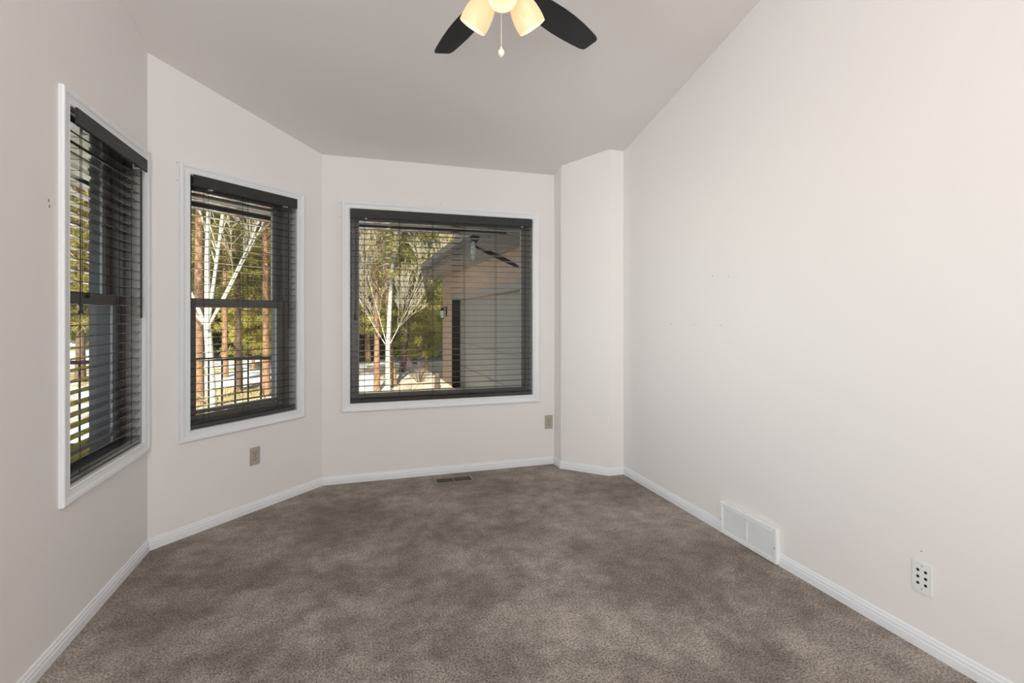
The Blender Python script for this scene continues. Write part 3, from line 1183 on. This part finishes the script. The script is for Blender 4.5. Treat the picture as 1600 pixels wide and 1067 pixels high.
def pine_mesh(seed, H, rad, c0, spread, nb, csize, per, needles, dense=5):
    rng = random.Random(seed)
    tr, fo = MB(), MB()
    lean = Vector((rng.uniform(-.02, .02), rng.uniform(-.02, .02), 0))
    nseg = 9
    pts = [Vector((lean.x * H * t * t + .03 * sin(3 * t + seed), lean.y * H * t * t + .03 * cos(2.5 * t), H * t)) for t in [i / nseg for i in range(nseg + 1)]]
    rr = [rad * (1.25 if i == 0 else 1) * (1 - .88 * (i / nseg)) for i in range(nseg + 1)]
    tr.tube([(pts[0].x, pts[0].y, -.5)] + pts, [rr[0]] + rr, 10)

    def axis(t):
        i = min(nseg - 1, int(t * nseg))
        return pts[i].lerp(pts[i + 1], t * nseg - i)
    for i in range(nb):
        t = c0 / H + (1 - c0 / H) * ((i + rng.random()) / nb)
        base = axis(min(.995, t))
        prof = (1 - (t - c0 / H) / (1 - c0 / H))
        L = spread * (.25 + .75 * prof ** .8) * rng.uniform(.65, 1.1) * (1 if prof < .85 else .8)
        az = i * 2.399 + rng.uniform(-.4, .4)
        up = rng.uniform(-.18, .30)
        d = Vector((cos(az), sin(az), up)).normalized()
        mid = base + d * L * .55 + Vector((0, 0, -.05 * L))
        tip = base + d * L + Vector((0, 0, .06 * L))
        tr.tube([base, mid, tip], [max(.008, rad * .16 * prof + .006), .010, .004], 5, cap=False)
        for k in range(dense):
            f = .30 + .70 * (k + rng.random()) / dense
            p = (base.lerp(mid, f / .55) if f < .55 else mid.lerp(tip, (f - .55) / .45))
            side = d.cross(Vector((0, 0, 1))) * rng.uniform(-.32, .32) * L * (1.15 - f)
            clump(fo, p + side + Vector((0, 0, rng.uniform(-.05, .12))), csize * rng.uniform(.7, 1.2), per, rng, needles)
    clump(fo, pts[-1], csize, per * 2, rng, needles)
    return tr, fo


def tree_proto(name, tr, fo, bark, leaf):
    r = empty(name, (0, 0, 0))
    obj('trunk', tr, bark, r, smooth=True, fix=False)
    if fo is not None:
        obj('foliage', fo, leaf, r, fix=False)
    return r


def copy_tree(o, parent=None):
    c = o.copy()
    COL.objects.link(c)
    if parent is not None:
        c.parent = parent
    for ch_ in list(o.children):
        copy_tree(ch_, c)
    return c


USED = set()


def plant(proto, px, d, label, cat='tree', group=None, sc=1.0, rot=0.0, dz=-.02):
    """px = bearing as a picture column, d = depth from the camera"""
    u_ = (px - 800) / 789.43
    s_, c_ = sin(radians(17.4805)), cos(radians(17.4805))
    x, y = d * (s_ + u_ * c_), d * (c_ - u_ * s_)
    o = proto if proto.name not in USED else copy_tree(proto)
    USED.add(o.name)
    o.location = (x, y, gz(x, y) + dz)
    o.rotation_euler = (0, 0, rot)
    o.scale = (sc, sc, sc)
    for k_ in ('group',):
        if k_ in o:
            del o[k_]
    tag(o, label, cat, group)
    return o


def aspen_mesh(seed, H, rad, fork, arms, lean=0.0, twigs=1.0):
    rng = random.Random(seed)
    tr, br = MB(), MB()

    def grow(mb, p, d, L, r, depth):
        n = 4
        pts, rs = [p], [r]
        q_ = p.copy()
        dd = d.copy()
        for i in range(n):
            wob = .03 if depth == 0 else .07
            dd = (dd + Vector((rng.gauss(0, wob), rng.gauss(0, wob), .05))).normalized()
            q_ = q_ + dd * (L / n)
            pts.append(q_.copy())
            rs.append(max(.003, r * (1 - .72 * (i + 1) / n)))
        mb.tube(pts, rs, 7 if depth < 2 else 4, cap=False)
        if depth >= 4:
            return
        m = int((8, 5, 3, 2)[depth] * twigs + .5)
        for k in range(m):
            f = rng.uniform(.22, 1.0)
            i = min(n - 1, int(f * n))
            b = pts[i].lerp(pts[i + 1], f * n - i)
            az = rng.uniform(0, 2 * pi)
            side = dd.orthogonal()
            side.rotate(Matrix.Rotation(az, 3, dd))
            nd = (dd * rng.uniform(.85, 1.1) + side.normalized() * rng.uniform(.40, .68)).normalized()
            nd = (nd + Vector((0, 0, .15))).normalized()
            grow(br, b, nd, L * rng.uniform(.38, .58), max(.0026, rs[i] * rng.uniform(.34, .50)), depth + 1)
    top = Vector((lean * fork, 0, fork))
    tr.tube([(0, 0, -.5), (0, 0, 0), (lean * fork * .4, .01, fork * .5), tuple(top)], [rad * 1.25, rad * 1.15, rad, rad * .92], 12, cap=False)
    for (ax_, ay_, L, rr) in arms:
        d = Vector((ax_, ay_, 1)).normalized()
        grow(tr, top.copy() - Vector((0, 0, .05)), d, L, rad * rr, 0)
    return tr, br


M['twig'] = plain('aspen_twigs', (0.42, 0.38, 0.28), 0.8, vary=(5, 0.3))


def aspen(name, *a, **k):
    tr, br = aspen_mesh(*a, **k)
    r = empty(name, (0, 0, 0))
    t_ = obj('trunk', tr, M['aspen'], r, smooth=True, fix=False)
    obj('branches', br, M['twig'], r, smooth=True, fix=False)
    return r


# picture right in the world is about (+.954,-.30): arms are given along x
A1 = aspen('aspen_tree', 3, 7, .058, 1.55, [(-.42, -.1, 3.0, .50), (-.04, .05, 4.4, .72), (.14, .1, 4.0, .50), (.42, .25, 3.0, .36), (-.9, .4, 2.2, .28), (.7, -.3, 2.2, .24)], lean=-.05)
plant(A1, 333, 7.7, 'white barked multi stemmed bare aspen right behind the deck railing')
A2 = aspen('aspen_tree', 11, 8, .052, 1.05, [(-.60, 0, 2.0, .22), (.02, .05, 6.4, .96), (.55, .1, 2.0, .22), (-.25, -.3, 2.6, .22)], twigs=1.3)
plant(A2, 606, 11.0, 'tall bare white aspen standing in the middle of the picture window')

P1 = tree_proto('pine_tree', *pine_mesh(5, 13, .088, 3.6, 2.2, 80, .27, 24, .07, 9), M['pinebark'], M['needle_olive'])
P2 = tree_proto('pine_tree', *pine_mesh(8, 12, .105, 2.6, 2.4, 90, .28, 24, .07, 9), M['darkbark'], M['needle_dark'])
P3 = tree_proto('pine_tree', *pine_mesh(13, 5.2, .05, .55, 1.35, 100, .16, 32, .09, 13), M['pinebark'], M['needle_bright'])
P4 = tree_proto('pine_tree', *pine_mesh(21, 14, .13, 1.7, 2.8, 140, .32, 24, .08, 11), M['darkbark'], M['needle_olive'])
P5 = tree_proto('pine_tree', *pine_mesh(34, 10, .10, 1.2, 2.4, 130, .24, 28, .09, 13), M['pinebark'], M['needle_bright'])

P6 = tree_proto('pine_tree', *pine_mesh(55, 5.5, .07, .25, 1.7, 105, .26, 24, .08, 9), M['darkbark'], M['needle_dark'])

plant(P1, 313, 9.6, 'orange barked pine trunk left of the aspen behind the railing', rot=.4)
plant(P1, 353, 14.5, 'orange barked pine between the aspen and a dark trunk, seen through the diagonal window', rot=2.0, sc=.85)
plant(P2, 373, 11.6, 'dark barked pine in the middle of the diagonal window', rot=1.0, sc=.72)
plant(P1, 414, 10.6, 'orange barked pine at the right edge of the diagonal window', rot=3.3, sc=.8)
plant(P3, 396, 16.0, 'young bright green pine behind the railing at right in the diagonal window', rot=.8, sc=.95)
plant(P1, 587, 11.2, 'orange barked pine close on the left of the middle aspen', rot=4.4, sc=.72)
plant(P1, 618, 11.6, 'orange barked leaning pine close on the right of the middle aspen', rot=1.6, sc=.66).rotation_euler = (radians(0), radians(-5), 0)
plant(P2, 628, 14.5, 'dark leaning pine trunk right of the middle aspen', rot=5.0, sc=.7).rotation_euler = (0, radians(7), .3)
plant(P3, 668, 15.0, 'young bright green pine left of the garage pier', rot=2.2, sc=.92)
plant(P5, 715, 19.5, 'yellow green pine rising behind the garage roof edge', rot=1.1, sc=1.0)
plant(P5, 640, 18.5, 'pale olive pine behind the young green pine', rot=2.7, sc=.95)
plant(P5, 575, 19.0, 'pale olive pine at the left edge of the picture window', rot=.7, sc=1.0)
plant(P5, 350, 19.0, 'pale olive pine behind the multi stemmed aspen', rot=3.7, sc=.9)
plant(P4, 128, 13.5, 'leafy green pine filling the left wall window', rot=2.7, sc=.8)
plant(P2, 648, 17.5, 'slim dark trunk standing behind the young green pine', rot=.7, sc=.62)

rngf = random.Random(99)
protos = [P4, P5, P4, P2, P5, P4]
for row, (d0, n, jit) in enumerate(((21, 9, 1.2), (26, 10, 1.5), (33, 12, 2), (42, 13, 2))):
    for k in range(n):
        px = 40 + (780 - 40) * (k + rngf.uniform(.2, .8)) / n
        if row == 0 and (300 < px < 420 and k % 2):
            continue
        plant(protos[rngf.randrange(len(protos))], px, d0 + rngf.uniform(-jit, jit), 'tall pine in the dense dark stand at the back of the yard',
              group='pines of the background forest', sc=rngf.uniform(.8, 1.2), rot=rngf.uniform(0, 6.28))
for k, px in enumerate((90, 145, 300, 340, 385, 430, 480, 535, 570, 612, 650, 700)):
    plant(P6, px, 20.5 + rngf.uniform(-.8, .8), 'low bushy dark pine in the understory at the edge of the forest',
          group='low pines at the forest edge', sc=rngf.uniform(.7, 1.05), rot=rngf.uniform(0, 6.28))
if P4.name not in USED:
    plant(P4, 480, 26, 'tall pine in the dense dark stand at the back of the yard', group='pines of the background forest')


# dry shrubs, stump, grass
def shrub(px, d, h, w, label, mat, n=70):
    rng = random.Random(int(px))
    mb = MB()
    u_ = (px - 800) / 789.43
    s_, c_ = sin(radians(17.4805)), cos(radians(17.4805))
    x, y = d * (s_ + u_ * c_), d * (c_ - u_ * s_)
    z = gz(x, y)
    for _ in range(n):
        a = rng.uniform(0, 2 * pi)
        rr = w * rng.random()
        mb.tube([(x, y, z - .03), (x + cos(a) * rr * .5, y + sin(a) * rr * .5, z + h * .5 * rng.uniform(.6, 1)),
                 (x + cos(a) * rr, y + sin(a) * rr, z + h * rng.uniform(.6, 1.1))], [.0045, .004, .002], 4, cap=False)
    tag(obj('dry_shrub', mb, mat, loc=(x, y, z), fix=False), label, 'shrub')


shrub(640, 10.4, .34, .35, 'dry olive shrub on the snow right of the middle aspen', M['shrub'], 40)
shrub(560, 9.6, .3, .4, 'dry straw shrub at the lower left of the picture window', M['grass'])
shrub(655, 12.5, .5, .5, 'leafless grey shrub below the young green pine', M['darkbark'], 40)
shrub(345, 8.8, .45, .5, 'dry straw shrub at the foot of the multi stemmed aspen', M['grass'])
shrub(400, 8.6, .4, .5, 'dry straw shrub behind the right end of the railing', M['grass'])

mb = MB()
u_ = (683 - 800) / 789.43
s_, c_ = sin(radians(17.4805)), cos(radians(17.4805))
x, y = 11.2 * (s_ + u_ * c_), 11.2 * (c_ - u_ * s_)
mb.tube([(x, y, gz(x, y) - .1), (x, y, gz(x, y) + .08), (x + .01, y, gz(x, y) + .42)], [.075, .065, .060], 12)
tag(obj('tree_stump', mb, M['stump'], loc=(x, y, gz(x, y)), smooth=True), 'short dark tree stump beside the driveway', 'stump')

rng = random.Random(4)
mb = MB()
for _ in range(6500):
    px = rng.uniform(290, 720)
    d = rng.uniform(7.4, 11.5)
    u_ = (px - 800) / 789.43
    x, y = d * (s_ + u_ * c_), d * (c_ - u_ * s_)
    if x > .5 and y > 10.5:
        continue
    if sin(x * 2.3 + 1) * cos(y * 1.9) + rng.gauss(0, .35) < .05:
        continue
    z = gz(x, y)
    h = rng.uniform(.04, .13)
    a = rng.uniform(0, pi)
    b = rng.uniform(-.05, .05)
    k = len(mb.v)
    mb.v += [(x - .009 * cos(a), y - .009 * sin(a), z - .02), (x + .009 * cos(a), y + .009 * sin(a), z - .02), (x + b, y + b * .5, z + h)]
    mb.f.append((k, k + 1, k + 2))
tag(obj('dry_grass', mb, M['grass'], fix=False), 'pale dry grass poking through the snow near the house', 'grass', kind='stuff')
